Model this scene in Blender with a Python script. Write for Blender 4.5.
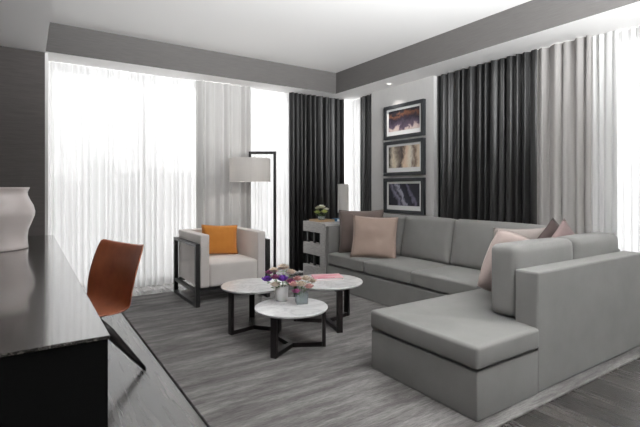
import bpy, bmesh, math, random
from mathutils import Vector, Matrix, Euler, noise

for o in list(bpy.data.objects):
    bpy.data.objects.remove(o)
SC = bpy.context.scene
COL = SC.collection
random.seed(7)
PI = math.pi

# ---------------------------------------------------------------- camera
HEAD = math.atan(293 / 441)
cam_d = bpy.data.cameras.new('camera')
cam = bpy.data.objects.new('camera', cam_d)
COL.objects.link(cam)
cam.location = (0, 0, 1.25)
cam.rotation_euler = (PI / 2, 0, -HEAD)
cam_d.sensor_width = 36
cam_d.sensor_fit = 'HORIZONTAL'
cam_d.lens = 36 * 441 / 640
cam_d.shift_y = -25.5 / 640
cam_d.clip_start = 0.05
cam_d.clip_end = 500
SC.camera = cam

# ---------------------------------------------------------------- view
SC.view_settings.view_transform = 'Standard'
SC.view_settings.look = 'None'
SC.view_settings.gamma = 1
SC.view_settings.exposure = 0.2
SC.view_settings.use_curve_mapping = False
SC.cycles.max_bounces = 10
SC.cycles.diffuse_bounces = 6
SC.cycles.transparent_max_bounces = 16
SC.cycles.sample_clamp_indirect = 6

# ---------------------------------------------------------------- world: bright overcast sky, darker city ground below the horizon
w = bpy.data.worlds.new('sky')
SC.world = w
w.use_nodes = True
nt = w.node_tree
bg = nt.nodes['Background']
tc = nt.nodes.new('ShaderNodeTexCoord')
sp = nt.nodes.new('ShaderNodeSeparateXYZ')
rp = nt.nodes.new('ShaderNodeValToRGB')
nt.links.new(tc.outputs['Generated'], sp.inputs[0])
mp = nt.nodes.new('ShaderNodeMapRange')
mp.inputs['From Min'].default_value = -1
nt.links.new(sp.outputs['Z'], mp.inputs['Value'])
nt.links.new(mp.outputs[0], rp.inputs[0])
rp.color_ramp.elements[0].position = 0.44
rp.color_ramp.elements[0].color = (0.75, 0.75, 0.75, 1)
rp.color_ramp.elements[1].position = 0.505
rp.color_ramp.elements[1].color = (1, 1, 1.0, 1)
e = rp.color_ramp.elements.new(0.495)
e.color = (0.82, 0.82, 0.82, 1)
nt.links.new(rp.outputs[0], bg.inputs['Color'])
SKY = 5.0
bg.inputs['Strength'].default_value = SKY


def area(name, loc, rot, sx, sy, power, portal=False, col=(1, 1, 1)):
    d = bpy.data.lights.new(name, 'AREA')
    d.shape = 'RECTANGLE'
    d.size, d.size_y = sx, sy
    d.energy = power
    d.color = col
    if portal:
        d.cycles.is_portal = True
    o = bpy.data.objects.new(name, d)
    o.location = loc
    o.rotation_euler = rot
    COL.objects.link(o)
    return o


# daylight portals in the window openings (they emit nothing, they guide the sky light)
area('window_portal', (2.2, 6.02, 1.33), (-PI / 2, 0, 0), 4.1, 2.66, 1, True)
area('window_portal', (4.62, 5.45, 1.33), (PI / 2, 0, PI / 2), 0.8, 2.66, 1, True)
area('window_portal', (4.62, 0.45, 1.33), (PI / 2, 0, PI / 2), 4.3, 2.66, 1, True)
# added fill light, unseen behind the camera, aimed up to brighten the room
up = area('added_uplight_fill', (1.8, -0.5, 1.95), (PI - 0.85, 0, -0.15), 3.0, 0.8, 285, col=(0.97, 0.99, 1.0))
up.data.spread = 1.7

# ---------------------------------------------------------------- materials
def mat(name, col, rough=0.6, spec=0.5, metal=0.0):
    m = bpy.data.materials.new(name)
    m.use_nodes = True
    b = m.node_tree.nodes['Principled BSDF']
    b.inputs['Base Color'].default_value = (*col, 1)
    b.inputs['Roughness'].default_value = rough
    b.inputs['Specular IOR Level'].default_value = spec
    b.inputs['Metallic'].default_value = metal
    return m


def N(m, t):
    return m.node_tree.nodes.new(t)


def L(m, a, b):
    m.node_tree.links.new(a, b)


def coords(m, scale=(1, 1, 1), rot=(0, 0, 0)):
    t = N(m, 'ShaderNodeTexCoord')
    p = N(m, 'ShaderNodeMapping')
    p.inputs['Scale'].default_value = scale
    p.inputs['Rotation'].default_value = rot
    L(m, t.outputs['Object'], p.inputs[0])
    return p.outputs[0]


def ramp(m, fac, stops, interp='LINEAR'):
    r = N(m, 'ShaderNodeValToRGB')
    r.color_ramp.interpolation = interp
    while len(r.color_ramp.elements) < len(stops):
        r.color_ramp.elements.new(0.5)
    for e, (p, c) in zip(r.color_ramp.elements, stops):
        e.position = p
        e.color = (*c, 1)
    L(m, fac, r.inputs[0])
    return r.outputs[0]


def noise_tex(m, vec, scale, detail=4, rough=0.55, dist=0.0):
    n = N(m, 'ShaderNodeTexNoise')
    n.inputs['Scale'].default_value = scale
    n.inputs['Detail'].default_value = detail
    n.inputs['Roughness'].default_value = rough
    n.inputs['Distortion'].default_value = dist
    L(m, vec, n.inputs['Vector'])
    return n.outputs['Fac']


def bump(m, h, strength=0.2, dist=0.01):
    b = N(m, 'ShaderNodeBump')
    b.inputs['Strength'].default_value = strength
    b.inputs['Distance'].default_value = dist
    L(m, h, b.inputs['Height'])
    L(m, b.outputs[0], m.node_tree.nodes['Principled BSDF'].inputs['Normal'])


def bcol(m, out):
    L(m, out, m.node_tree.nodes['Principled BSDF'].inputs['Base Color'])


def mixc(m, fac, a, b, mode='MIX'):
    x = N(m, 'ShaderNodeMix')
    x.data_type = 'RGBA'
    x.blend_type = mode
    if isinstance(fac, float):
        x.inputs[0].default_value = fac
    else:
        L(m, fac, x.inputs[0])
    for v, i in ((a, 6), (b, 7)):
        if isinstance(v, tuple):
            x.inputs[i].default_value = (*v, 1)
        else:
            L(m, v, x.inputs[i])
    return x.outputs[2]


def fabric(name, a, b, scale=450, rough=0.95, stretch=(1, 1, 1)):
    m = mat(name, a, rough, 0.15)
    v = coords(m, stretch)
    f = noise_tex(m, v, scale, 3)
    g = noise_tex(m, v, 5, 3)
    c = mixc(m, f, a, b)
    c2 = mixc(m, g, c, tuple(x * 0.88 for x in a))
    bcol(m, c2)
    bump(m, f, 0.25, 0.002)
    m.node_tree.nodes['Principled BSDF'].inputs['Sheen Weight'].default_value = 0.15
    return m


M = {}
M['ceiling'] = mat('ceiling_paint', (0.83, 0.82, 0.81), 0.9, 0.2)
M['white'] = mat('white_paint', (0.8, 0.79, 0.78), 0.7, 0.3)


def wallpaper(name, a, b, axis_scale):
    m = mat(name, a, 0.75, 0.3)
    f = noise_tex(m, coords(m, axis_scale), 6, 6, 0.7)
    bcol(m, ramp(m, f, [(0.3, a), (0.7, b)]))
    bump(m, f, 0.1, 0.003)
    return m


M['taupe'] = wallpaper('taupe_grasscloth', (0.10, 0.095, 0.092), (0.14, 0.133, 0.129), (1, 1, 30))
M['pier'] = wallpaper('dark_taupe_grasscloth', (0.08, 0.072, 0.07), (0.115, 0.104, 0.1), (1, 1, 30))
M['wall'] = wallpaper('grey_wallcovering', (0.56, 0.55, 0.54), (0.63, 0.62, 0.61), (20, 20, 1))

# wood floor: planks along Y
m = mat('dark_oak_floor', (0.1, 0.09, 0.08), 0.3, 0.8)
v = coords(m, (1, 1, 1), (0, 0, PI / 2))
br = N(m, 'ShaderNodeTexBrick')
L(m, v, br.inputs['Vector'])
br.inputs['Scale'].default_value = 1
br.inputs['Brick Width'].default_value = 1.6
br.inputs['Row Height'].default_value = 0.17
br.inputs['Mortar Size'].default_value = 0.003
br.inputs['Color1'].default_value = (0.026, 0.024, 0.022, 1)
br.inputs['Color2'].default_value = (0.07, 0.064, 0.06, 1)
br.inputs['Mortar'].default_value = (0.015, 0.014, 0.013, 1)
g = noise_tex(m, coords(m, (7, 0.35, 1)), 5, 4, 0.55)
bcol(m, mixc(m, 0.5, br.outputs[0], ramp(m, g, [(0.3, (0.5, 0.5, 0.5)), (0.7, (1.35, 1.35, 1.35))]), 'MULTIPLY'))
bump(m, br.outputs['Fac'], -0.6, 0.003)
rr = N(m, 'ShaderNodeMapRange')
rr.inputs['To Min'].default_value = 0.24
rr.inputs['To Max'].default_value = 0.3
L(m, g, rr.inputs[0])
L(m, rr.outputs[0], m.node_tree.nodes['Principled BSDF'].inputs['Roughness'])
m.node_tree.nodes['Principled BSDF'].inputs['Coat Weight'].default_value = 0.6
m.node_tree.nodes['Principled BSDF'].inputs['Coat Roughness'].default_value = 0.13
M['floor'] = m

# rug: abrash bands and fine ribs running along X
m = mat('grey_wool_rug', (0.15, 0.14, 0.13), 0.97, 0.1)
g1 = noise_tex(m, coords(m, (0.8, 5, 1)), 1.8, 7, 0.7, 0.1)
g2 = noise_tex(m, coords(m, (7, 60, 1)), 2.0, 5, 0.7)
c1 = ramp(m, g1, [(0.36, (0.06, 0.056, 0.054)), (0.5, (0.112, 0.106, 0.103)), (0.64, (0.19, 0.182, 0.177))])
c2 = ramp(m, g2, [(0.3, (0.55, 0.55, 0.55)), (0.7, (1.45, 1.45, 1.45))])
bcol(m, mixc(m, 0.9, c1, c2, 'MULTIPLY'))
bump(m, g2, 0.5, 0.006)
m.node_tree.nodes['Principled BSDF'].inputs['Sheen Weight'].default_value = 0.15
M['rug'] = m

M['sofa'] = fabric('grey_sofa_linen', (0.172, 0.169, 0.162), (0.242, 0.238, 0.23), 380)
M['sofa_piping'] = fabric('grey_piping', (0.14, 0.135, 0.13), (0.18, 0.175, 0.17))
M['armchair'] = fabric('cream_upholstery', (0.78, 0.73, 0.70), (0.85, 0.8, 0.77), 300)
M['orange'] = fabric('ochre_velvet', (0.50, 0.19, 0.035), (0.6, 0.26, 0.06), 120)
M['blush'] = fabric('blush_satin', (0.33, 0.245, 0.205), (0.4, 0.305, 0.26), 260, 0.6)
M['mocha'] = fabric('mocha_satin', (0.14, 0.108, 0.098), (0.19, 0.148, 0.135), 260, 0.6)
M['palepink'] = fabric('pale_pink_satin', (0.48, 0.39, 0.36), (0.55, 0.46, 0.43), 260, 0.6)
M['greige'] = fabric('greige_cloth', (0.33, 0.29, 0.27), (0.4, 0.36, 0.34), 260, 0.8)
M['choc'] = fabric('dark_brown_cloth', (0.07, 0.05, 0.048), (0.11, 0.085, 0.08), 160, 0.8)
M['mauve'] = fabric('mauve_cloth', (0.24, 0.175, 0.17), (0.3, 0.225, 0.22), 160, 0.8)
M['black'] = mat('black_metal', (0.018, 0.017, 0.017), 0.38, 0.5)
M['steel'] = mat('dark_steel_edge', (0.25, 0.24, 0.235), 0.3, 0.5, 0.8)
M['darkwood'] = mat('espresso_wood', (0.012, 0.009, 0.009), 0.35, 0.5)
M['shade'] = fabric('lamp_linen', (0.58, 0.56, 0.545), (0.66, 0.64, 0.62), 300)
M['pot'] = mat('white_pot', (0.72, 0.72, 0.72), 0.35, 0.5)
M['vase'] = mat('greige_glazed_ceramic', (0.70, 0.63, 0.61), 0.22, 0.5)
M['green'] = mat('leaf_green', (0.09, 0.18, 0.04), 0.6, 0.3)
M['paper'] = mat('paper', (0.92, 0.92, 0.91), 0.8, 0.2)

# desk top: dark wood with fine grain along Y, satin lacquer
m = mat('dark_grained_veneer', (0.05, 0.045, 0.042), 0.24, 0.9)
g = noise_tex(m, coords(m, (12, 1.0, 12)), 5, 8, 0.75, 0.6)
bcol(m, ramp(m, g, [(0.35, (0.014, 0.012, 0.011)), (0.52, (0.045, 0.04, 0.037)), (0.7, (0.19, 0.175, 0.165))]))
bump(m, g, 0.15, 0.002)
m.node_tree.nodes['Principled BSDF'].inputs['Coat Weight'].default_value = 0.9
m.node_tree.nodes['Principled BSDF'].inputs['Coat Roughness'].default_value = 0.09
M['desk'] = m
M['desk_panel'] = mat('shade_black_panel', (0.003, 0.003, 0.003), 0.7, 0.1)  # dark wood painted near-black, its unlit shade put into the colour

# leather
m = mat('cognac_leather', (0.26, 0.07, 0.03), 0.33, 0.5)
g = noise_tex(m, coords(m), 9, 5)
bcol(m, ramp(m, g, [(0.3, (0.21, 0.06, 0.028)), (0.7, (0.32, 0.1, 0.048))]))
bump(m, noise_tex(m, coords(m), 220, 2), 0.12, 0.001)
M['leather'] = m

# marble
m = mat('white_marble', (0.8, 0.8, 0.8), 0.12, 0.5)
g = noise_tex(m, coords(m), 4, 8, 0.6, 1.6)
bcol(m, ramp(m, g, [(0.4, (0.86, 0.86, 0.86)), (0.49, (0.78, 0.78, 0.785)), (0.52, (0.66, 0.66, 0.67)), (0.55, (0.8, 0.8, 0.8)), (0.7, (0.84, 0.84, 0.84))]))
M['marble'] = m

# limed wood cabinet
m = mat('limed_wood', (0.4, 0.39, 0.38), 0.6, 0.3)
g = noise_tex(m, coords(m, (2, 2, 14)), 8, 6, 0.7)
bcol(m, ramp(m, g, [(0.3, (0.30, 0.29, 0.285)), (0.7, (0.52, 0.51, 0.5))]))
M['limed'] = m


def cloth(name, col, transp, transl, rough_noise=0.0):
    """thin woven cloth: some light goes straight through the weave, some is scattered through, the rest back"""
    m = bpy.data.materials.new(name)
    m.use_nodes = True
    t = m.node_tree
    t.nodes.remove(t.nodes['Principled BSDF'])
    out = t.nodes['Material Output']
    d = N(m, 'ShaderNodeBsdfDiffuse')
    r = N(m, 'ShaderNodeBsdfTranslucent')
    a = N(m, 'ShaderNodeBsdfTransparent')
    f = noise_tex(m, coords(m, (60, 60, 1)), 4, 3)
    c = mixc(m, f, col, tuple(x * 0.85 for x in col))
    L(m, c, d.inputs[0])
    L(m, c, r.inputs[0])
    x1 = N(m, 'ShaderNodeMixShader')
    x1.inputs[0].default_value = transl
    L(m, d.outputs[0], x1.inputs[1])
    L(m, r.outputs[0], x1.inputs[2])
    x2 = N(m, 'ShaderNodeMixShader')
    x2.inputs[0].default_value = transp
    L(m, x1.outputs[0], x2.inputs[1])
    L(m, a.outputs[0], x2.inputs[2])
    L(m, x2.outputs[0], out.inputs[0])
    return m


M['sheer'] = cloth('white_voile', (0.84, 0.84, 0.84), 0.065, 0.14)
M['drape'] = cloth('light_grey_drape', (0.52, 0.51, 0.50), 0.0, 0.09)
M['drape_taupe'] = cloth('taupe_drape', (0.36, 0.345, 0.335), 0.0, 0.05)
M['dark_drape'] = mat('charcoal_drape', (0.016, 0.0155, 0.0155), 0.36, 0.6)

# window glass: clear, faint reflection
m = bpy.data.materials.new('window_glass')
m.use_nodes = True
t = m.node_tree
t.nodes.remove(t.nodes['Principled BSDF'])
a = N(m, 'ShaderNodeBsdfTransparent')
a.inputs[0].default_value = (0.97, 0.97, 0.97, 1)
gsy = N(m, 'ShaderNodeBsdfGlossy')
gsy.inputs['Roughness'].default_value = 0.02
x = N(m, 'ShaderNodeMixShader')
x.inputs[0].default_value = 0.05
L(m, a.outputs[0], x.inputs[1])
L(m, gsy.outputs[0], x.inputs[2])
L(m, x.outputs[0], t.nodes['Material Output'].inputs[0])
M['glass'] = m
m = mat('vessel_glass', (0.75, 0.82, 0.84), 0.05, 0.5)
m.node_tree.nodes['Principled BSDF'].inputs['Transmission Weight'].default_value = 0.75
m.node_tree.nodes['Principled BSDF'].inputs['IOR'].default_value = 1.3
M['vessel'] = m


# ---------------------------------------------------------------- geometry helpers
def setp(o, label=None, cat=None, group=None, kind=None):
    for k, v_ in (('label', label), ('category', cat), ('group', group), ('kind', kind)):
        if v_:
            o[k] = v_
    return o


def obj(name, bm, m, parent=None, smooth=False, mats=None):
    me = bpy.data.meshes.new(name)
    bmesh.ops.recalc_face_normals(bm, faces=bm.faces[:])
    bm.to_mesh(me)
    bm.free()
    for mm in (mats or [m]):
        me.materials.append(mm)
    if smooth:
        for p in me.polygons:
            p.use_smooth = True
    o = bpy.data.objects.new(name, me)
    COL.objects.link(o)
    if parent:
        o.parent = parent
    return o


def thing(name, loc, label, cat, group=None, rz=0):
    o = bpy.data.objects.new(name, None)
    o.empty_display_size = 0.1
    COL.objects.link(o)
    o.location = loc
    o.rotation_euler = (0, 0, rz)
    return setp(o, label, cat, group)


def box(bm, x0, x1, y0, y1, z0, z1, bev=0.0, mi=0, M4=None):
    vs = [bm.verts.new((x, y, z)) for x in (x0, x1) for y in (y0, y1) for z in (z0, z1)]
    fs = []
    for f in ((0, 1, 3, 2), (4, 6, 7, 5), (0, 4, 5, 1), (2, 3, 7, 6), (0, 2, 6, 4), (1, 5, 7, 3)):
        fc = bm.faces.new([vs[i] for i in f])
        fc.material_index = mi
        fs.append(fc)
    geo = vs
    if bev > 0:
        es = list({e for f in fs for e in f.edges})
        r = bmesh.ops.bevel(bm, geom=es, offset=bev, segments=2, profile=0.5, affect='EDGES')
        geo = list({v for f in r['faces'] for v in f.verts})
    if M4:
        for v_ in geo:
            v_.co = M4 @ v_.co
    return geo


def nb():
    return bmesh.new()


def bx(name, dims, m, parent=None, bev=0.0):
    bm = nb()
    box(bm, *dims, bev=bev)
    return obj(name, bm, m, parent)


def tube(bm, pts, radii, seg=14, cap=True, flat=(1, 1)):
    rings = []
    n = len(pts)
    pts = [Vector(p) for p in pts]
    for i, p in enumerate(pts):
        d = (pts[min(i + 1, n - 1)] - pts[max(i - 1, 0)]).normalized()
        up = Vector((0, 0, 1)) if abs(d.z) < 0.95 else Vector((1, 0, 0))
        a = d.cross(up).normalized()
        b = d.cross(a)
        r = radii[i] if isinstance(radii, (list, tuple)) else radii
        rings.append([bm.verts.new(p + (a * math.cos(t * 2 * PI / seg) * flat[0] + b * math.sin(t * 2 * PI / seg) * flat[1]) * r) for t in range(seg)])
    for i in range(n - 1):
        for k in range(seg):
            bm.faces.new((rings[i][k], rings[i][(k + 1) % seg], rings[i + 1][(k + 1) % seg], rings[i + 1][k]))
    if cap:
        bm.faces.new(rings[0][::-1])
        bm.faces.new(rings[-1])


def lathe(bm, prof, seg=40, cx=0, cy=0):
    rings = []
    for r, z in prof:
        if r < 1e-5:
            rings.append([bm.verts.new((cx, cy, z))])
        else:
            rings.append([bm.verts.new((cx + r * math.cos(t * 2 * PI / seg), cy + r * math.sin(t * 2 * PI / seg), z)) for t in range(seg)])
    for a, b in zip(rings, rings[1:]):
        for k in range(seg):
            k2 = (k + 1) % seg
            if len(a) == 1 and len(b) == 1:
                continue
            if len(a) == 1:
                bm.faces.new((a[0], b[k], b[k2]))
            elif len(b) == 1:
                bm.faces.new((a[k], a[k2], b[0]))
            else:
                bm.faces.new((a[k], a[k2], b[k2], b[k]))


def cushion_bm(sx, sy, sz, r=0.04, crown=(0, 0, 0.0), n=14, seed=0, wob=0.004):
    """soft rounded box centred on the origin, faces crowned outwards"""
    bm = nb()
    bmesh.ops.create_cube(bm, size=2)
    bmesh.ops.subdivide_edges(bm, edges=bm.edges[:], cuts=n, use_grid_fill=True)
    h = Vector((sx / 2, sy / 2, sz / 2))
    for v_ in bm.verts:
        u = v_.co.copy()
        # concentrate vertices near the edges
        q = Vector([math.copysign(abs(c) ** 0.75, c) if abs(c) > 1e-6 else 0 for c in u])
        p = Vector((q.x * h.x, q.y * h.y, q.z * h.z))
        inner = Vector([max(-h[i] + r, min(h[i] - r, p[i])) for i in range(3)])
        d = p - inner
        if d.length > 1e-7:
            # round only where at least one coord is in the shell
            p = inner + d.normalized() * r
        for i in range(3):
            if crown[i]:
                j, k = (i + 1) % 3, (i + 2) % 3
                p[i] += math.copysign(1, u[i]) * (abs(u[i]) ** 3) * crown[i] * max(0, 1 - u[j] ** 2) ** 0.6 * max(0, 1 - u[k] ** 2) ** 0.6
        nn = noise.noise(p * 5 + Vector((seed * 3.1, seed, 0)))
        v_.co = p * (1 + nn * wob)
    return bm


def cushion(name, m, parent, cx, cy, cz, sx, sy, sz, r=0.04, crown=(0, 0, 0.02), rot=(0, 0, 0), seed=0, piping=False):
    o = obj(name, cushion_bm(sx, sy, sz, r, crown, seed=seed), m, parent, True)
    o.location = (cx, cy, cz)
    o.rotation_euler = rot
    return o


def pillow_bm(w_, h_, t_, seed=0, n=22, rnd_=0.0):
    """throw pillow in the XZ plane, thickness along Y, pinched corners"""
    bm = nb()
    fr, bk = {}, {}
    for i in range(n + 1):
        for j in range(n + 1):
            u, v_ = -1 + 2 * i / n, -1 + 2 * j / n
            x = u * w_ / 2 * (1 - 0.07 * (1 - v_ * v_)) * math.sqrt(1 - rnd_ * v_ * v_ / 2)
            z = v_ * h_ / 2 * (1 - 0.07 * (1 - u * u)) * math.sqrt(1 - rnd_ * u * u / 2)
            k = (max(0, 1 - u ** 2) * max(0, 1 - v_ ** 2)) ** 0.42
            nz = noise.noise(Vector((u * 1.8 + seed, v_ * 1.8, seed))) * 0.18 + noise.noise(Vector((u * 5 + seed, v_ * 5, 1))) * 0.05
            y = t_ / 2 * k * (1 + nz)
            fr[i, j] = bm.verts.new((x, -y - 0.001, z))
            bk[i, j] = fr[i, j] if (i in (0, n) or j in (0, n)) else bm.verts.new((x, y + 0.001, z))
    for i in range(n):
        for j in range(n):
            for d in (fr, bk):
                vs = [d[i, j], d[i + 1, j], d[i + 1, j + 1], d[i, j + 1]]
                try:
                    bm.faces.new(vs)
                except ValueError:
                    pass
    return bm


def pillow(label, m, loc, rot, w_=0.5, h_=0.5, t_=0.16, seed=0, cat='cushion', group=None, name='throw_pillow', piping=None, rnd_=0.0):
    t = thing(name, loc, label, cat, group)
    t.rotation_euler = rot
    o = obj('pillow_cover', pillow_bm(w_, h_, t_, seed, 22, rnd_), m, t, True)
    bm = nb()
    n = 24
    pts = []
    for side in range(4):
        for k in range(n):
            a = -1 + 2 * k / n
            u, v_ = ((a, -1), (1, a), (-a, 1), (-1, -a))[side]
            pts.append((u * w_ / 2 * (1 - 0.07 * (1 - v_ * v_)) * math.sqrt(1 - rnd_ * v_ * v_ / 2), 0, v_ * h_ / 2 * (1 - 0.07 * (1 - u * u)) * math.sqrt(1 - rnd_ * u * u / 2)))
    pts.append(pts[0])
    tube(bm, pts, 0.004, 6, cap=False)
    obj('piping', bm, piping or m, t, True)
    return t


def curtain(name, label, m, p0, p1, ztop, zbot, pitch, amp, seed, group=None, cat='curtain', lean=0.0):
    """pleated hanging cloth from p0 to p1 (x,y) with irregular folds"""
    rnd = random.Random(seed)
    p0, p1 = Vector((*p0, 0)), Vector((*p1, 0))
    ln = (p1 - p0).length
    d = (p1 - p0).normalized()
    nrm = Vector((-d.y, d.x, 0))
    nf = max(2, int(round(ln / pitch)))
    ws = [0.6 + 0.8 * rnd.random() for _ in range(nf)]
    s_ = sum(ws)
    edges = [0]
    for q in ws:
        edges.append(edges[-1] + q / s_)
    amps = [amp * (0.6 + 0.6 * rnd.random()) for _ in range(nf)]
    drift = [rnd.uniform(-1, 1) for _ in range(nf)]
    rows = 14
    per = 12
    bm = nb()
    grid = []
    for r in range(rows + 1):
        f = r / rows          # 0 top .. 1 bottom
        z = ztop + (zbot - ztop) * f
        row = []
        for k in range(nf):
            for q in range(per + (1 if k == nf - 1 else 0)):
                t = q / per
                a = edges[k] + (edges[k + 1] - edges[k]) * t
                ph = t * 2 * PI
                y = math.sin(ph) * amps[k] * (0.75 + 0.35 * f)
                y += math.sin(ph * 2 + drift[k] * 3) * amps[k] * 0.18
                y += noise.noise(Vector((a * ln * 2.5, f * 1.6, seed))) * amp * 0.5 * f
                x = a * ln + math.sin(ph * 1.0 + PI / 2) * amps[k] * 0.25 * math.sin(PI * t) + drift[k] * 0.018 * f * math.sin(PI * t)
                p = p0 + d * x + nrm * y
                row.append(bm.verts.new((p.x, p.y, z)))
        grid.append(row)
    for a, b in zip(grid, grid[1:]):
        for k in range(len(a) - 1):
            bm.faces.new((a[k], a[k + 1], b[k + 1], b[k]))
    o = obj(name, bm, m, None, True)
    return setp(o, label, cat, group)


# ---------------------------------------------------------------- room shell
ZS = 2.66      # lower ceiling / soffit
ZC = 2.97      # coffer ceiling
CX0, CX1, CY1, CY0 = 0.16, 3.85, 5.36, -1.4
setp(bx('floor', (-0.62, 4.75, -2.2, 6.1, -0.1, 0.0), M['floor']), kind='structure')
setp(bx('ceiling', (-0.75, 4.75, -2.3, 6.2, ZC, ZC + 0.1), M['ceiling']), kind='structure')


def soffit(name, d):
    bm = nb()
    box(bm, *d)
    bm.faces.ensure_lookup_table()
    bm.normal_update()
    for f in bm.faces:
        f.material_index = 1 if abs(f.normal.z) < 0.5 else 0
    setp(obj(name, bm, None, mats=[M['ceiling'], M['taupe']]), kind='structure')


soffit('trim_1', (-0.62, CX0, -2.2, CY1, ZS, ZC))
soffit('trim_2', (-0.62, 4.75, CY1, 6.1, ZS, ZC))
soffit('trim_3', (CX1, 4.75, -2.2, CY1, ZS, ZC))
soffit('trim_4', (CX0, CX1, -2.2, CY0, ZS, ZC))
setp(bx('wall_left', (-0.75, -0.62, -2.3, 6.2, 0, ZC), M['pier']), kind='structure')
setp(bx('wall_near', (-0.62, 4.75, -2.3, -2.2, 0, ZC), M['pier']), kind='structure')
# pier left of the window wall with a pale return edge
bm = nb()
box(bm, -0.62, 0.155, 5.40, 6.1, 0, ZS)
setp(obj('wall_back', bm, M['pier']), kind='structure')
bm = nb()
box(bm, 0.155, 0.185, 5.405, 6.1, 0, ZS)
setp(obj('trim_5', bm, M['white']), kind='structure')
# right wall: picture pier plus the wall behind the dark curtain
bm = nb()
box(bm, 4.25, 4.75, 3.82, 5.02, 0, ZS)
box(bm, 4.45, 4.75, 2.6, 3.82, 0, ZS)
box(bm, 4.45, 4.75, -2.2, -1.7, 0, ZS)
setp(obj('wall_right', bm, M['wall']), kind='structure')
bx_ = bx('baseboard_right', (4.235, 4.25, 3.82, 5.02, 0, 0.1), M['white'])
setp(bx_, kind='structure')


def window(name, axis, a0, a1, c, mulls, zt=ZS):
    """window wall; axis 'x' runs along X at y=c, axis 'y' runs along Y at x=c"""
    bm = nb()
    def bb(u0, u1, z0, z1, dpt=0.05):
        if axis == 'x':
            box(bm, u0, u1, c - dpt / 2, c + dpt / 2, z0, z1)
        else:
            box(bm, c - dpt / 2, c + dpt / 2, u0, u1, z0, z1)
    bb(a0, a1, 0, 0.09, 0.08)
    bb(a0, a1, zt - 0.06, zt, 0.08)
    for q in [a0 + 0.025] + mulls + [a1 - 0.025]:
        bb(q - 0.025, q + 0.025, 0.09, zt - 0.06, 0.07)
    f = setp(obj(name, bm, M['white']), kind='structure')
    es = [a0] + mulls + [a1]
    for p, q in zip(es, es[1:]):
        if axis == 'x':
            dd = (p + 0.03, q - 0.03, c - 0.004, c + 0.004, 0.09, zt - 0.06)
        else:
            dd = (c - 0.004, c + 0.004, p + 0.03, q - 0.03, 0.09, zt - 0.06)
        bx('window_pane', dd, M['glass'], f)


window('window_1', 'x', 0.185, 4.50, 5.95, [1.26, 2.34, 3.42])
window('window_2', 'y', 5.02, 5.92, 4.55, [])
window('window_3', 'y', -1.7, 2.6, 4.55, [-0.3, 1.2])


# recessed downlight in the soffit above the pictures
def downlight(x, y, label):
    t = thing('ceiling_light', (x, y, ZS), label, 'light', 'recessed downlights')
    bm = nb()
    lathe(bm, [(0.052, 0.0), (0.052, -0.006), (0.036, -0.006), (0.034, -0.002), (0.0, -0.002)], 32)
    obj('trim_ring', bm, M['white'], t, True)
    bm = nb()
    lathe(bm, [(0.033, -0.0025), (0.03, -0.006), (0.0, -0.007)], 24)
    em = bpy.data.materials.get('lamp_glow')
    if not em:
        em = mat('lamp_glow', (0.6, 0.6, 0.6))
        b = em.node_tree.nodes['Principled BSDF']
        b.inputs['Emission Color'].default_value = (1, 0.93, 0.85, 1)
        b.inputs['Emission Strength'].default_value = 1.2
    obj('lens', bm, em, t, True)
    d = bpy.data.lights.new('downlight_beam', 'SPOT')
    d.energy = 20
    d.spot_size = 1.6
    d.spot_blend = 0.9
    d.shadow_soft_size = 0.03
    d.color = (1, 0.94, 0.88)
    o = bpy.data.objects.new('downlight_beam', d)
    COL.objects.link(o)
    o.parent = t
    o.location = (0, 0, -0.02)


downlight(4.08, 4.45, 'small round recessed downlight in the soffit above the framed pictures')

# ---------------------------------------------------------------- city beyond the glass
def far_building(x0, x1, y0, y1, top, label, c):
    m = mat('facade', c, 0.9, 0.1)
    v = coords(m, (1, 1, 1), (PI / 2, 0, 0))
    b = N(m, 'ShaderNodeTexBrick')
    L(m, v, b.inputs['Vector'])
    b.offset = 0
    b.inputs['Scale'].default_value = 1
    b.inputs['Brick Width'].default_value = 3
    b.inputs['Row Height'].default_value = 3
    b.inputs['Mortar Size'].default_value = 0.5
    b.inputs['Color1'].default_value = (*[q * 0.8 for q in c], 1)
    b.inputs['Color2'].default_value = (*[q * 0.85 for q in c], 1)
    b.inputs['Mortar'].default_value = (*c, 1)
    bcol(m, b.outputs[0])
    bm = nb()
    box(bm, x0, x1, y0, y1, -40, top)
    box(bm, x0 + (x1 - x0) * 0.3, x0 + (x1 - x0) * 0.6, y0 + 2, y1 - 2, top, top + 1.2)
    o = obj('building', bm, m)
    setp(o, label, 'building')


def at(px, f):
    r = (px - 320) / 441 * f
    return (r * math.cos(HEAD) + f * math.sin(HEAD), -r * math.sin(HEAD) + f * math.cos(HEAD))


for (px0, px1, f, yt, lab) in ((46, 82, 95, 181, 'pale distant block at the left edge of the city view'),
                               (90, 119, 80, 163, 'tallest pale tower seen faintly through the sheer curtain'),
                               (124, 196, 110, 173, 'wide pale block right of the tall tower behind the sheer curtain')):
    a_, b_ = at(px0, f), at(px1, f)
    far_building(a_[0], b_[0], min(a_[1], b_[1]), min(a_[1], b_[1]) + 18, 1.25 + (188 - yt) * f / 441, lab, (0.78, 0.78, 0.78))

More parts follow.
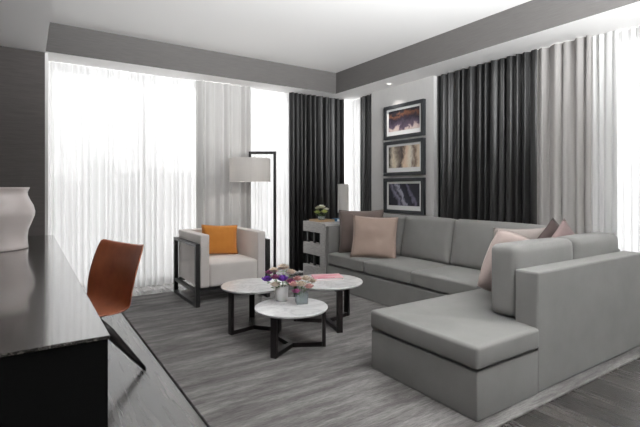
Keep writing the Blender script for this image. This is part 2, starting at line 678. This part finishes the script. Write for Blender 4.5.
# ---------------------------------------------------------------- curtains
ZT = 2.655
curtain('sheer_curtain', 'wide white sheer curtain across the big left window behind the leather chair', M['sheer'],
        (0.20, 5.74), (1.86, 5.74), ZT, 0.03, 0.07, 0.03, 1)
curtain('sheer_curtain', 'white sheer curtain strip behind the black floor lamp pole', M['sheer'],
        (2.52, 5.74), (4.22, 5.74), ZT, 0.03, 0.07, 0.036, 2)
curtain('drape', 'light grey drape hanging behind the cream armchair', M['drape'],
        (1.83, 5.66), (2.60, 5.66), ZT, 0.02, 0.11, 0.035, 3)
curtain('dark_curtain', 'charcoal curtain on the window wall between floor lamp and room corner', M['dark_drape'],
        (3.20, 5.63), (4.20, 5.63), ZT, 0.02, 0.095, 0.042, 4)
curtain('sheer_curtain', 'narrow white sheer curtain in the room corner beside the pictures wall', M['sheer'],
        (4.36, 5.68), (4.36, 5.04), ZT, 0.03, 0.075, 0.026, 5)
curtain('dark_curtain', 'narrow charcoal curtain left of the three framed pictures', M['dark_drape'],
        (4.30, 5.34), (4.30, 5.06), ZT, 0.02, 0.09, 0.035, 6)
curtain('dark_curtain', 'wide charcoal curtain right of the framed pictures behind the sofa', M['dark_drape'],
        (4.30, 3.78), (4.30, 2.50), ZT, 0.02, 0.10, 0.042, 7)
curtain('drape', 'taupe grey drape right of the wide charcoal curtain', M['drape_taupe'],
        (4.31, 2.52), (4.31, 1.99), ZT, 0.02, 0.10, 0.035, 8)
curtain('sheer_curtain', 'white sheer curtain at the far right behind the sofa back', M['sheer'],
        (4.43, 2.05), (4.43, -1.65), ZT, 0.03, 0.075, 0.042, 9)

M['pale_drape'] = cloth('pale_grey_voile', (0.72, 0.72, 0.71), 0.02, 0.16)
curtain('drape', 'slim pale grey drape between taupe drape and far right sheer', M['pale_drape'],
        (4.365, 2.04), (4.365, 1.80), ZT, 0.02, 0.06, 0.013, 11)

# ---------------------------------------------------------------- rug
bm = nb()
box(bm, 0.79, 4.2, 1.40, 5.37, 0.0005, 0.014, bev=0.004)
rug = obj('rug', bm, M['rug'])
setp(rug, 'large streaky grey woven rug under the sofa, tables and armchair', 'rug')
RZ = 0.0145

# ---------------------------------------------------------------- sectional sofa
so = thing('sectional_sofa', (0, 0, RZ), 'grey L-shaped upholstered sofa with a chaise end along the right wall', 'sofa')
S = M['sofa']


def block(name, x0, x1, y0, y1, z0, z1, r=0.015, parent=so, m=S, crown=(0, 0, 0)):
    return bx(name, (x0, x1, y0, y1, z0, z1), m, parent, min(r, 0.012))


def prism(name, pts, z0, z1, bev, m, parent):
    bm = nb()
    lo = [bm.verts.new((x, y, z0)) for x, y in pts]
    hi = [bm.verts.new((x, y, z1)) for x, y in pts]
    n = len(pts)
    bm.faces.new(lo[::-1])
    bm.faces.new(hi)
    for i in range(n):
        bm.faces.new((lo[i], lo[(i + 1) % n], hi[(i + 1) % n], hi[i]))
    bmesh.ops.bevel(bm, geom=bm.edges[:], offset=bev, segments=4, profile=0.5, affect='EDGES')
    o = obj(name, bm, m, parent, True)
    return o


block('base', 3.13, 3.895, 2.34, 4.525, 0.0, 0.272, 0.012)
prism('chaise_base', [(1.975, 1.478), (2.552, 1.478), (2.552, 1.645), (3.89, 1.645), (3.89, 2.335), (1.975, 2.335)], 0.0, 0.262, 0.008, S, so)
block('back_frame', 3.90, 4.04, 1.64, 4.60, 0.0, 0.74, 0.02)
block('back_panel', 2.56, 4.05, 1.485, 1.635, 0.0, 0.725, 0.014)
block('arm', 3.14, 4.03, 4.53, 4.598, 0.0, 0.755, 0.018)
for i, (y0, y1) in enumerate(((3.835, 4.53), (3.115, 3.825), (2.345, 3.105))):
    cushion('seat_cushion', S, so, (3.12 + 3.78) / 2, (y0 + y1) / 2, 0.355, 0.66, y1 - y0, 0.142, 0.024, (0, 0, 0.012), seed=i)
prism('chaise_cushion', [(1.963, 1.466), (2.556, 1.466), (2.556, 1.65), (3.80, 1.65), (3.80, 2.338), (1.963, 2.338)], 0.272, 0.398, 0.022, S, so)
for i, (y0, y1) in enumerate(((3.84, 4.52), (3.11, 3.83), (2.10, 3.10))):
    cushion('back_cushion', S, so, 3.80, (y0 + y1) / 2, 0.655, 0.18, y1 - y0, 0.49, 0.042, (0.03, 0, 0.008), (0, math.radians(10), 0), seed=7 + i)
for i, (x0, x1) in enumerate(((2.58, 3.335), (3.345, 4.05))):
    cushion('back_cushion', S, so, (x0 + x1) / 2, 1.745, 0.63, x1 - x0, 0.18, 0.46, 0.038, (0, 0.015, 0.008), seed=11 + i)
# pillows on the sofa
pillow('mocha brown square pillow at the left arm of the sofa, behind the blush one', M['mocha'], (3.45, 4.27, 0.715), (math.radians(-9), math.radians(-1), math.radians(-42)), 0.56, 0.53, 0.16, 1)
pillow('blush tan square pillow leaning in front of the mocha one', M['blush'], (3.37, 3.93, 0.675), (math.radians(-15), math.radians(2), math.radians(-46)), 0.53, 0.50, 0.15, 2)
pillow('pale pink satin pillow leaning behind the chaise back cushion', M['palepink'], (3.09, 2.04, 0.665), (math.radians(12), math.radians(16), math.radians(-4)), 0.52, 0.52, 0.13, 3, rnd_=0.55)
pillow('greige pillow in the sofa corner, left of the dark brown one', M['greige'], (3.57, 2.25, 0.68), (math.radians(10), 0, math.radians(-33)), 0.46, 0.46, 0.12, 4)
pillow('dark brown pillow in the sofa corner between greige and mauve pillows', M['choc'], (3.75, 2.04, 0.70), (math.radians(8), math.radians(40), math.radians(-20)), 0.42, 0.42, 0.09, 5)
pillow('mauve pillow nearest the right end of the sofa corner', M['mauve'], (3.68, 1.92, 0.705), (math.radians(8), math.radians(40), math.radians(-8)), 0.42, 0.42, 0.10, 6)

# ---------------------------------------------------------------- armchair
ac = thing('armchair', (1.865, 4.5, RZ), 'cream boxy armchair in a black metal frame by the window', 'armchair')
A = M['armchair']
# body local: x -0.365..0.385, y 0..0.70
cushion('seat_cushion', A, ac, 0.01, 0.335, 0.315, 0.55, 0.675, 0.25, 0.022, (0, 0.0, 0.012), seed=20)
block('arm', -0.365, -0.267, 0.0, 0.80, 0.19, 0.745, 0.016, ac, A)
block('arm', 0.287, 0.385, 0.0, 0.80, 0.19, 0.745, 0.016, ac, A)
block('backrest', -0.267, 0.287, 0.67, 0.80, 0.19, 0.745, 0.016, ac, A)
for sx in (-0.395, 0.415):
    bm = nb()
    a0, a1 = sx - 0.022, sx + 0.022
    y0, y1, zt = -0.01, 0.82, 0.655
    box(bm, a0, a1, y0, y0 + 0.04, 0, zt)
    box(bm, a0, a1, y1 - 0.04, y1, 0, zt)
    box(bm, a0, a1, y0 + 0.04, y1 - 0.04, 0, 0.035)
    box(bm, a0, a1, y0 + 0.04, y1 - 0.04, zt - 0.03, zt)
    box(bm, a0, a1, y0 + 0.04, y1 - 0.04, 0.145, 0.175)
    obj('side_frame', bm, M['black'], ac)
for yy in (0.03, 0.72):
    bx('cross_bar', (-0.373, 0.393, yy, yy + 0.035, 0.15, 0.188), M['black'], ac)
pillow('ochre orange lumbar pillow on the cream armchair', M['orange'], (1.90, 5.00, 0.64), (math.radians(-14), math.radians(3), math.radians(-6)), 0.43, 0.35, 0.15, 8)

# ---------------------------------------------------------------- floor lamp
fl = thing('floor_lamp', (2.63, 5.0, 0), 'tall black angular floor lamp with a pale drum shade behind the armchair', 'lamp')
bx('base', (-0.14, 0.14, -0.14, 0.14, RZ, RZ + 0.018), M['black'], fl, 0.004)
dv = Vector((-0.833, 0.553, 0))
bm = nb()
hgt = 1.715
RM = Matrix.Rotation(math.atan2(dv.y, dv.x), 4, 'Z')
box(bm, -0.017, 0.017, -0.017, 0.017, 0.03, hgt, M4=RM)
obj('pole', bm, M['black'], fl)
bm = nb()
box(bm, 0.017, 0.33, -0.015, 0.015, hgt - 0.034, hgt, M4=RM)
box(bm, 0.30, 0.33, -0.015, 0.015, hgt - 0.12, hgt - 0.034, M4=RM)
obj('arm', bm, M['black'], fl)
sc_ = dv * 0.315
bm = nb()
lathe(bm, [(0.255, 1.33), (0.258, 1.33), (0.258, 1.625), (0.255, 1.625), (0.255, 1.33)], 56, sc_.x, sc_.y)
M['lit_shade'] = cloth('translucent_linen', (0.74, 0.72, 0.70), 0.0, 0.35)
obj('lamp_shade', bm, M['lit_shade'], fl, False)
ld = bpy.data.lights.new('added_bulb_fill', 'POINT')  # lamp switched on as added fill, brightens shade and armchair
ld.energy = 17
ld.shadow_soft_size = 0.04
ld.color = (1.0, 0.97, 0.93)
lo_ = bpy.data.objects.new('added_bulb_fill', ld)
COL.objects.link(lo_)
lo_.parent = fl
lo_.location = (sc_.x, sc_.y, 1.475)
bm = nb()
tube(bm, [(sc_.x, sc_.y, 1.60), (sc_.x, sc_.y, 1.50)], 0.018)
for k in range(3):
    t_ = k * 2 * PI / 3
    tube(bm, [(sc_.x, sc_.y, 1.59), (sc_.x + 0.254 * math.cos(t_), sc_.y + 0.254 * math.sin(t_), 1.59)], 0.003, 6)
obj('lamp_holder', bm, M['black'], fl)
bm = nb()
lathe(bm, [(0, 1.50), (0.03, 1.48), (0.034, 1.45), (0.02, 1.42), (0, 1.41)], 20, sc_.x, sc_.y)
obj('bulb', bm, M['pot'], fl, True)

# ---------------------------------------------------------------- coffee tables
def coffee_table(x, y, h, R, ang, lr, label):
    t = thing('coffee_table', (x, y, RZ), label, 'table', 'round marble coffee tables')
    h = h - RZ
    bm = nb()
    lathe(bm, [(0, h - 0.024), (R - 0.02, h - 0.024), (R - 0.004, h - 0.018), (R, h - 0.010), (R, h - 0.004), (R - 0.004, h), (0, h)], 72)
    o = obj('tabletop', bm, M['marble'], t, False)
    for p in o.data.polygons:
        p.use_smooth = abs(p.normal.z) < 0.9
    bm = nb()
    for k in range(3):
        a = math.radians(ang + 120 * k)
        RMk = Matrix.Rotation(a, 4, 'Z')
        box(bm, 0.0, lr - 0.021, -0.019, 0.019, 0.0, 0.034, M4=RMk)
    obj('base', bm, M['darkwood'], t)
    bm = nb()
    for k in range(3):
        box(bm, 0.0, lr - 0.021, -0.019, 0.019, h - 0.046, h - 0.0245, M4=Matrix.Rotation(math.radians(ang + 120 * k), 4, 'Z'))
    obj('top_bracket', bm, M['darkwood'], t)
    for k in range(3):
        a = math.radians(ang + 120 * k)
        bm = nb()
        box(bm, lr - 0.02, lr + 0.008, -0.025, 0.025, 0.0, h - 0.0245, bev=0.002, M4=Matrix.Rotation(a, 4, 'Z'))
        obj('leg', bm, M['darkwood'], t)
    return t


coffee_table(1.665, 3.555, 0.40, 0.285, 190, 0.24, 'round white marble coffee table nearest the armchair, dark three-legged base')
coffee_table(2.30, 3.34, 0.40, 0.325, 256, 0.305, 'largest round marble coffee table in front of the sofa with a pink magazine')
coffee_table(1.715, 2.985, 0.33, 0.285, 211, 0.26, 'lowest and nearest round marble coffee table carrying the two flower vases')

# magazine
mg = thing('magazine', (2.37, 3.44, 0.4005), 'pink magazine lying on the largest coffee table', 'magazine', rz=math.radians(-22))
bx('pages', (-0.135, 0.133, -0.098, 0.098, 0.001, 0.014), M['paper'], mg)
mm_ = mat('pink_cover', (0.82, 0.36, 0.42), 0.35)
v = coords(mm_)
gg = noise_tex(mm_, v, 9, 2)
bcol(mm_, ramp(mm_, gg, [(0.42, (0.85, 0.34, 0.42)), (0.6, (0.88, 0.55, 0.58))]))
bm = nb()
box(bm, -0.138, 0.137, -0.101, 0.101, 0.0145, 0.0165)
box(bm, -0.1385, -0.136, -0.101, 0.101, 0.0, 0.0165)
box(bm, -0.138, 0.137, -0.101, 0.101, 0.0, 0.0008)
obj('cover', bm, mm_, mg)
bx('title_strip', (-0.11, 0.05, -0.099, -0.08, 0.0167, 0.0172), mat('red_print', (0.6, 0.07, 0.14), 0.5), mg)

# ---------------------------------------------------------------- flowers
def petals_bm(r, n=7, layers=3, seed=0, cup=0.6):
    """a rounded bloom of overlapping curled petals"""
    rnd = random.Random(seed)
    bm = nb()
    for l in range(layers):
        rl = r * (1 - 0.2 * l)
        for k in range(n - l):
            a = 2 * PI * (k + 0.5 * l + 0.2 * rnd.random()) / (n - l)
            tilt = 0.15 + cup * (0.35 + 0.6 * l)
            g = []
            for i in range(5):
                row = []
                for j in range(5):
                    u, v_ = i / 4, (j / 4 - 0.5) * 2
                    wdt = 0.55 * rl * math.sin(PI * (0.12 + 0.83 * u) ** 0.8)
                    el = tilt * (0.3 + 1.1 * u)
                    x = rl * u * math.cos(el)
                    z = rl * u * math.sin(el) + 0.12 * rl * v_ * v_ + l * r * 0.06
                    y = v_ * wdt
                    row.append(bm.verts.new((x * math.cos(a) - y * math.sin(a), x * math.sin(a) + y * math.cos(a), z)))
                g.append(row)
            for i in range(4):
                for j in range(4):
                    bm.faces.new((g[i][j], g[i + 1][j], g[i + 1][j + 1], g[i][j + 1]))
    return bm


petal_mats = {'purple': mat('purple_petal', (0.16, 0.05, 0.36), 0.7, 0.2), 'cream': mat('cream_petal', (0.76, 0.66, 0.55), 0.7, 0.2),
              'blush': mat('blush_petal', (0.72, 0.42, 0.40), 0.7, 0.2), 'magenta': mat('magenta_petal', (0.38, 0.10, 0.24), 0.7, 0.2),
              'lime': mat('lime_petal', (0.45, 0.52, 0.16), 0.7, 0.2), 'ivory': mat('ivory_petal', (0.8, 0.8, 0.68), 0.7, 0.2)}


def bouquet(cx, cy, ztop, zfoot, items, place, inner, seed):
    """each bloom a thing with a stem dropping into its vase"""
    rnd = random.Random(seed)
    for (dx, dy, dz, r, c, wh) in items:
        o = obj('flower', petals_bm(r * 1.5, 9, 4, rnd.random()), petal_mats[c], None, True)
        o.location = (cx + dx, cy + dy, ztop + dz)
        setp(o, '%s bloom at the %s of the bunch %s' % (c, wh, place), 'flower', 'blooms %s' % place)
        q = Vector((-dx, -dy, 0))
        foot = Vector((dx, dy, 0)).normalized() * min(inner, math.hypot(dx, dy)) if math.hypot(dx, dy) > 1e-4 else Vector((0, 0, 0))
        nk = Vector((foot.x - dx, foot.y - dy, -dz + 0.004))
        bt = Vector((foot.x * 0.5 - dx, foot.y * 0.5 - dy, zfoot - ztop - dz))
        bm = nb()
        tube(bm, [(0, 0, 0), nk * 0.5, nk, bt], 0.002, 6)
        obj('stem', bm, M['green'], o, True)
        if rnd.random() < 0.8:
            bm = nb()
            a = rnd.random() * 6.28
            for s in range(2):
                a += 2.2
                p = [(0, 0, -0.01), (0.5, 0.22, 0), (1, 0, -0.004), (0.5, -0.22, 0)]
                vs = [bm.verts.new(((x * math.cos(a) - y * math.sin(a)) * r * 1.35, (x * math.sin(a) + y * math.cos(a)) * r * 1.35, z - 0.006)) for x, y, z in p]
                bm.faces.new(vs)
            obj('leaf', bm, M['green'], o)


def P(px, py, z):
    r, u = (px - 320) / 441, (188 - py) / 441
    t = (z - 1.25) / u
    c_, s_ = math.cos(HEAD), math.sin(HEAD)
    return (r * c_ + s_) * t, (-r * s_ + c_) * t


V1 = (1.735, 3.18)
V2 = (1.825, 3.015)
TZ = 0.3305
vz = thing('flower_vase', (V1[0], V1[1], TZ), 'white tapered pot holding purple and cream flowers on the lowest table', 'vase')
bm = nb()
lathe(bm, [(0, 0), (0.045, 0), (0.05, 0.004), (0.057, 0.12), (0.054, 0.12), (0.047, 0.012), (0, 0.012)], 36)
obj('pot', bm, M['pot'], vz, True)
vz2 = thing('flower_vase', (V2[0], V2[1], TZ), 'small clear glass cube vase with pink flowers on the lowest table', 'vase', rz=math.radians(-20))
bm = nb()
q = 0.043
box(bm, -q, q, -q, q, 0, 0.010)
for s in (-1, 1):
    box(bm, -q, q, s * q - 0.003, s * q + 0.003, 0.010, 0.088)
    box(bm, s * q - 0.003, s * q + 0.003, -q + 0.003, q - 0.003, 0.010, 0.088)
obj('glass_cube', bm, M['vessel'], vz2)
bx('water', (-q + 0.004, q - 0.004, -q + 0.004, q - 0.004, 0.0105, 0.055), M['vessel'], vz2)

# offsets along camera right / toward camera
rx, ry = math.cos(HEAD), -math.sin(HEAD)
fx, fy = math.sin(HEAD), math.cos(HEAD)


def ofs(r_, f_):
    return rx * r_ + fx * f_, ry * r_ + fy * f_


it = []
for (r_, f_, dz, rad, c, wh) in ((-0.118, 0.0, 0.035, 0.036, 'purple', 'far left'), (0.012, -0.055, 0.05, 0.038, 'purple', 'front centre'), (-0.047, -0.05, 0.065, 0.029, 'magenta', 'front left of centre'),
                             (0.078, -0.035, 0.028, 0.030, 'magenta', 'lower right'), (-0.062, 0.02, 0.105, 0.034, 'cream', 'upper left'), (0.012, 0.035, 0.125, 0.038, 'cream', 'very top'),
                             (0.072, 0.02, 0.088, 0.036, 'cream', 'upper right'), (-0.045, -0.07, 0.008, 0.032, 'cream', 'lower front'), (-0.105, 0.05, 0.085, 0.027, 'magenta', 'back left')):
    dx, dy = ofs(r_, f_)
    it.append((dx, dy, dz, rad, c, wh))
bouquet(V1[0], V1[1], TZ + 0.12, TZ + 0.014, it, 'in the white pot', 0.03, 3)
it = []
for (r_, f_, dz, rad, c, wh) in ((-0.060, -0.02, 0.050, 0.031, 'blush', 'left'), (0.0, -0.04, 0.055, 0.033, 'cream', 'front centre'), (0.062, -0.02, 0.035, 0.030, 'blush', 'right'),
                             (-0.04, -0.06, 0.008, 0.027, 'magenta', 'lower front left'), (0.035, 0.015, 0.09, 0.031, 'cream', 'very top'), (-0.03, 0.03, 0.085, 0.031, 'blush', 'upper left'),
                             (0.088, 0.03, 0.07, 0.027, 'cream', 'back right')):
    dx, dy = ofs(r_, f_)
    it.append((dx, dy, dz, rad, c, wh))
bouquet(V2[0], V2[1], TZ + 0.088, TZ + 0.014, it, 'in the glass cube vase', 0.02, 4)

# ---------------------------------------------------------------- limed console cabinet behind the sofa arm
cb = thing('console_cabinet', (3.14, 4.61, 0), 'pale limed-wood open console against the left sofa arm', 'cabinet')
Lm = M['limed']
D = 0.95
bx('side_panel', (0, D, 0.0, 0.115, RZ + 0.002, 0.79), Lm, cb, 0.003)
bx('top', (0.02, D, 0.117, 0.565, 0.665, 0.80), Lm, cb, 0.003)
bx('shelf', (0.02, D, 0.117, 0.565, 0.365, 0.515), Lm, cb, 0.003)
bx('shelf', (0.02, D, 0.117, 0.565, 0.06, 0.215), Lm, cb, 0.003)
bx('back_panel', (0.13, D, 0.13, 0.55, RZ + 0.002, 0.66), M['desk_panel'], cb)  # black filler core, puts the shade of the open gaps into colour
for yy in (0.19, 0.34, 0.50):
    for z0, z1 in ((0.515, 0.665), (0.215, 0.365), (RZ + 0.001, 0.06)):
        bx('post', (0.06, 0.09, yy, yy + 0.03, z0, z1), M['black'], cb)
CT = 0.8005
tl = thing('table_lamp', (3.73, 5.02, CT), 'slim pale cylinder table lamp on the limed console', 'lamp')
bm = nb()
lathe(bm, [(0, 0), (0.06, 0), (0.06, 0.012), (0.012, 0.018), (0.012, 0.1), (0, 0.1)], 28)
obj('base', bm, M['black'], tl)
bm = nb()
lathe(bm, [(0.0, 0.105), (0.079, 0.10), (0.079, 0.505), (0.076, 0.505), (0.076, 0.12), (0.0, 0.12)], 36)
obj('lamp_shade', bm, M['shade'], tl)
tr = thing('tray', (3.38, 4.93, CT), 'tan wooden tray on the limed console', 'tray')
tanw = mat('tan_wood', (0.42, 0.29, 0.17), 0.5)
bx('tray_base', (-0.17, 0.04, -0.11, 0.14, 0.0, 0.012), tanw, tr)
bm = nb()
box(bm, -0.18, -0.17, -0.12, 0.15, 0, 0.028)
box(bm, 0.04, 0.05, -0.12, 0.15, 0, 0.028)
box(bm, -0.17, 0.04, -0.12, -0.11, 0, 0.028)
box(bm, -0.17, 0.04, 0.14, 0.15, 0, 0.028)
obj('tray_rim', bm, tanw, tr)
bk = thing('book', (3.50, 4.80, CT), 'blue book beside the tan tray on the limed console', 'book', rz=0.1)
bk.location = (3.55, 4.85, CT)
bx('pages', (-0.095, 0.093, -0.05, 0.05, 0.004, 0.034), M['paper'], bk)
bm = nb()
box(bm, -0.1, 0.097, -0.054, 0.054, 0, 0.003)
box(bm, -0.1, 0.097, -0.054, 0.054, 0.035, 0.038)
box(bm, -0.1, -0.096, -0.054, 0.054, 0.003, 0.035)
obj('cover', bm, mat('blue_cover', (0.03, 0.13, 0.24), 0.5), bk)
v3 = thing('flower_vase', (3.32, 4.96, CT + 0.0125), 'small round glass bowl of green and ivory flowers on the tan tray', 'vase')
bm = nb()
lathe(bm, [(0, 0), (0.035, 0), (0.05, 0.02), (0.048, 0.06), (0.045, 0.06), (0.046, 0.022), (0.032, 0.005), (0, 0.005)], 28)
obj('bowl', bm, M['vessel'], v3, True)
it = []
for (r_, f_, dz, rad, c, wh) in ((-0.055, 0, 0.03, 0.037, 'lime', 'left'), (0.04, -0.03, 0.04, 0.038, 'lime', 'front right'), (0, 0, 0.10, 0.042, 'ivory', 'very top'), (0.06, 0.04, 0.07, 0.033, 'ivory', 'right'), (-0.05, 0.04, 0.085, 0.033, 'ivory', 'back left')):
    dx, dy = ofs(r_, f_)
    it.append((dx, dy, dz, rad, c, wh))
bouquet(3.32, 4.96, CT + 0.0725, CT + 0.02, it, 'in the bowl on the console', 0.02, 9)

# ---------------------------------------------------------------- pictures
def art_mat(kind):
    m = mat('art_print', (0.1, 0.1, 0.1), 0.4, 0.3)
    t = N(m, 'ShaderNodeTexCoord')
    s = N(m, 'ShaderNodeSeparateXYZ')
    L(m, t.outputs['Object'], s.inputs[0])
    nz = noise_tex(m, coords(m, (1, 1, 1)), 9, 5, 0.6, 0.6)
    def math_(op, a, b):
        q = N(m, 'ShaderNodeMath')
        q.operation = op
        for i, v_ in enumerate((a, b)):
            if isinstance(v_, (int, float)):
                q.inputs[i].default_value = v_
            else:
                L(m, v_, q.inputs[i])
        return q.outputs[0]
    if kind == 0:     # dark sky over a pale rocky band with a warm glow
        hgt_ = math_('ADD', math_('MULTIPLY', s.outputs['Z'], 3.2), math_('MULTIPLY', math_('SUBTRACT', nz, 0.5), 0.9))
        c = ramp(m, math_('ADD', hgt_, 0.5), [(0.0, (0.75, 0.66, 0.6)), (0.18, (0.62, 0.48, 0.46)), (0.28, (0.12, 0.09, 0.13)), (0.6, (0.02, 0.016, 0.03)), (0.78, (0.16, 0.07, 0.04)), (0.88, (0.02, 0.018, 0.025))])
    elif kind == 1:   # cream and rust vertical bands with black
        u = math_('ADD', math_('MULTIPLY', s.outputs['Y'], -1.6), math_('MULTIPLY', math_('SUBTRACT', nz, 0.5), 0.35))
        c = ramp(m, math_('ADD', u, 0.5), [(0.05, (0.03, 0.025, 0.02)), (0.2, (0.75, 0.66, 0.52)), (0.3, (0.25, 0.2, 0.16)), (0.45, (0.03, 0.02, 0.02)), (0.55, (0.7, 0.52, 0.38)), (0.68, (0.8, 0.74, 0.62)), (0.8, (0.16, 0.1, 0.07)), (0.92, (0.72, 0.6, 0.46))])
    else:             # night-blue with pale diagonal streaks
        u = math_('ADD', math_('MULTIPLY', s.outputs['Y'], -2.2), math_('MULTIPLY', s.outputs['Z'], 1.4))
        u = math_('ADD', u, math_('MULTIPLY', math_('SUBTRACT', nz, 0.5), 0.5))
        c = ramp(m, math_('ADD', u, 0.5), [(0.05, (0.02, 0.02, 0.03)), (0.22, (0.25, 0.24, 0.32)), (0.32, (0.04, 0.04, 0.06)), (0.45, (0.42, 0.41, 0.5)), (0.52, (0.03, 0.03, 0.05)), (0.72, (0.015, 0.015, 0.025)), (0.8, (0.16, 0.15, 0.22)), (0.9, (0.02, 0.02, 0.03))])
    bcol(m, c)
    return m


frame_m = mat('slate_frame', (0.03, 0.033, 0.037), 0.45, 0.4)
for i, (z0, z1, lab) in enumerate(((1.925, 2.39, 'top framed picture of dark sky over pale rocks'),
                                   (1.42, 1.895, 'middle framed picture with cream and rust vertical bands'),
                                   (0.905, 1.385, 'bottom framed picture with pale streaks on night blue, above the sofa'))):
    y0, y1 = 3.95, 4.705
    zc, yc = (z0 + z1) / 2, (y0 + y1) / 2
    t = thing('framed_picture', (4.25, yc, zc), lab, 'picture', 'framed pictures stacked on the wall')
    hy, hz = (y1 - y0) / 2, (z1 - z0) / 2
    b = 0.046
    bm = nb()
    box(bm, -0.045, -0.001, -hy, hy, hz - b, hz)
    box(bm, -0.045, -0.001, -hy, hy, -hz, -hz + b)
    box(bm, -0.045, -0.001, -hy, -hy + b, -hz + b, hz - b)
    box(bm, -0.045, -0.001, hy - b, hy, -hz + b, hz - b)
    obj('frame', bm, frame_m, t)
    bx('mat_board', (-0.022, -0.001, -hy + b, hy - b, -hz + b, hz - b), M['paper'], t)
    ar = bx('artwork', (-0.0235, -0.0225, -hy + b + 0.04, hy - b - 0.04, -hz + b + 0.06, hz - b - 0.03), art_mat(i), t)

# ---------------------------------------------------------------- desk
dk = thing('desk', (-0.18, 3.48, 0), 'long dark-stained wooden desk along the left wall', 'desk')
# local: x -0.43..0.41 ; y -1.87..1.91
bx('desktop', (-0.435, 0.41, -1.87, 1.90, 0.748, 0.76), M['desk'], dk, 0.0015)
bx('side_panel', (-0.435, 0.405, -1.862, -1.80, 0.0, 0.7475), M['desk_panel'], dk)
bx('side_panel', (-0.435, 0.30, 1.83, 1.89, 0.0, 0.7475), M['desk_panel'], dk)
bx('back_panel', (-0.435, -0.40, -1.80, 1.83, 0.0, 0.7475), M['desk_panel'], dk)
bx('apron', (0.30, 0.33, -1.80, 1.83, 0.66, 0.7475), M['desk_panel'], dk)

# big vase on the desk
bv = thing('vase', (-0.20, 4.36, 0.7605), 'large greige glazed waisted vase standing on the dark desk', 'vase')
bm = nb()
prof = [(0, 0), (0.205, 0), (0.212, 0.006), (0.208, 0.03), (0.205, 0.09), (0.212, 0.15), (0.235, 0.21), (0.255, 0.265), (0.258, 0.30), (0.245, 0.35), (0.222, 0.395),
        (0.208, 0.43), (0.205, 0.455), (0.215, 0.48), (0.222, 0.492), (0.218, 0.496), (0.208, 0.486), (0.198, 0.455), (0.2, 0.42), (0.24, 0.34), (0.248, 0.29), (0.2, 0.15), (0.195, 0.02), (0, 0.02)]
lathe(bm, prof, 64)
obj('vessel', bm, M['vase'], bv, True)

# ---------------------------------------------------------------- leather chair
ch = thing('desk_chair', (0.335, 3.22, 0), 'cognac leather shell chair with dark splayed legs pulled up to the desk', 'chair', rz=math.radians(20))
# local: faces -x. shell profile in xz, swept across y with curved wings
prof = [(-0.27, 0.462), (-0.24, 0.475), (-0.14, 0.468), (-0.02, 0.452), (0.06, 0.452), (0.115, 0.462), (0.15, 0.49), (0.168, 0.54), (0.188, 0.62), (0.212, 0.71), (0.24, 0.79), (0.272, 0.868)]
bm = nb()
TH = 0.028
hw = [0.24, 0.25, 0.26, 0.265, 0.27, 0.275, 0.28, 0.285, 0.29, 0.29, 0.285, 0.275]
NY = 16
front, back = [], []
npf = len(prof)
for i, (x, z) in enumerate(prof):
    a, b = prof[max(i - 1, 0)], prof[min(i + 1, npf - 1)]
    tx, tz = b[0] - a[0], b[1] - a[1]
    l = math.hypot(tx, tz)
    nx, nz = -tz / l, tx / l          # normal towards the sitter
    rf, rb = [], []
    for j in range(NY + 1):
        v_ = -1 + 2 * j / NY
        up = 0.5 * (1 + math.tanh((z - 0.5) * 18))
        wing = (0.012 + 0.04 * up) * abs(v_) ** 2.6
        th = TH * (1 - 0.55 * abs(v_) ** 4)
        px, pz = x + nx * wing, z + nz * wing
        rf.append(bm.verts.new((px + nx * th / 2, v_ * hw[i], pz + nz * th / 2)))
        rb.append(bm.verts.new((px - nx * th / 2, v_ * hw[i], pz - nz * th / 2)))
    front.append(rf)
    back.append(rb)
for i in range(npf - 1):
    for j in range(NY):
        bm.faces.new((front[i][j], front[i + 1][j], front[i + 1][j + 1], front[i][j + 1]))
        bm.faces.new((back[i][j], back[i][j + 1], back[i + 1][j + 1], back[i + 1][j]))
    bm.faces.new((front[i][0], back[i][0], back[i + 1][0], front[i + 1][0]))
    bm.faces.new((front[i][NY], front[i + 1][NY], back[i + 1][NY], back[i][NY]))
for j in range(NY):
    bm.faces.new((front[0][j], front[0][j + 1], back[0][j + 1], back[0][j]))
    bm.faces.new((front[-1][j], back[-1][j], back[-1][j + 1], front[-1][j + 1]))
o = obj('shell', bm, M['leather'], ch, True)
sb = o.modifiers.new('smooth', 'SUBSURF')
sb.levels = sb.render_levels = 1
bm = nb()
tube(bm, [(0, 0, 0.438), (0, 0, 0.36)], [0.09, 0.06], 20)
obj('hub', bm, M['darkwood'], ch, True)
for k in range(4):
    a = math.radians(-22 + 90 * k)
    c_, s_ = math.cos(a), math.sin(a)
    bm = nb()
    tube(bm, [(0.02 * c_, 0.02 * s_, 0.40), (0.12 * c_, 0.12 * s_, 0.29), (0.34 * c_, 0.34 * s_, 0.006)], [0.034, 0.034, 0.013], 14, True, (0.8, 1))
    lg = obj('leg', bm, M['darkwood'], ch, True)
    bm = nb()
    tube(bm, [(0.34 * c_, 0.34 * s_, 0.006), (0.343 * c_, 0.343 * s_, 0.0)], 0.012, 12)
    obj('foot_pad', bm, M['black'], lg)
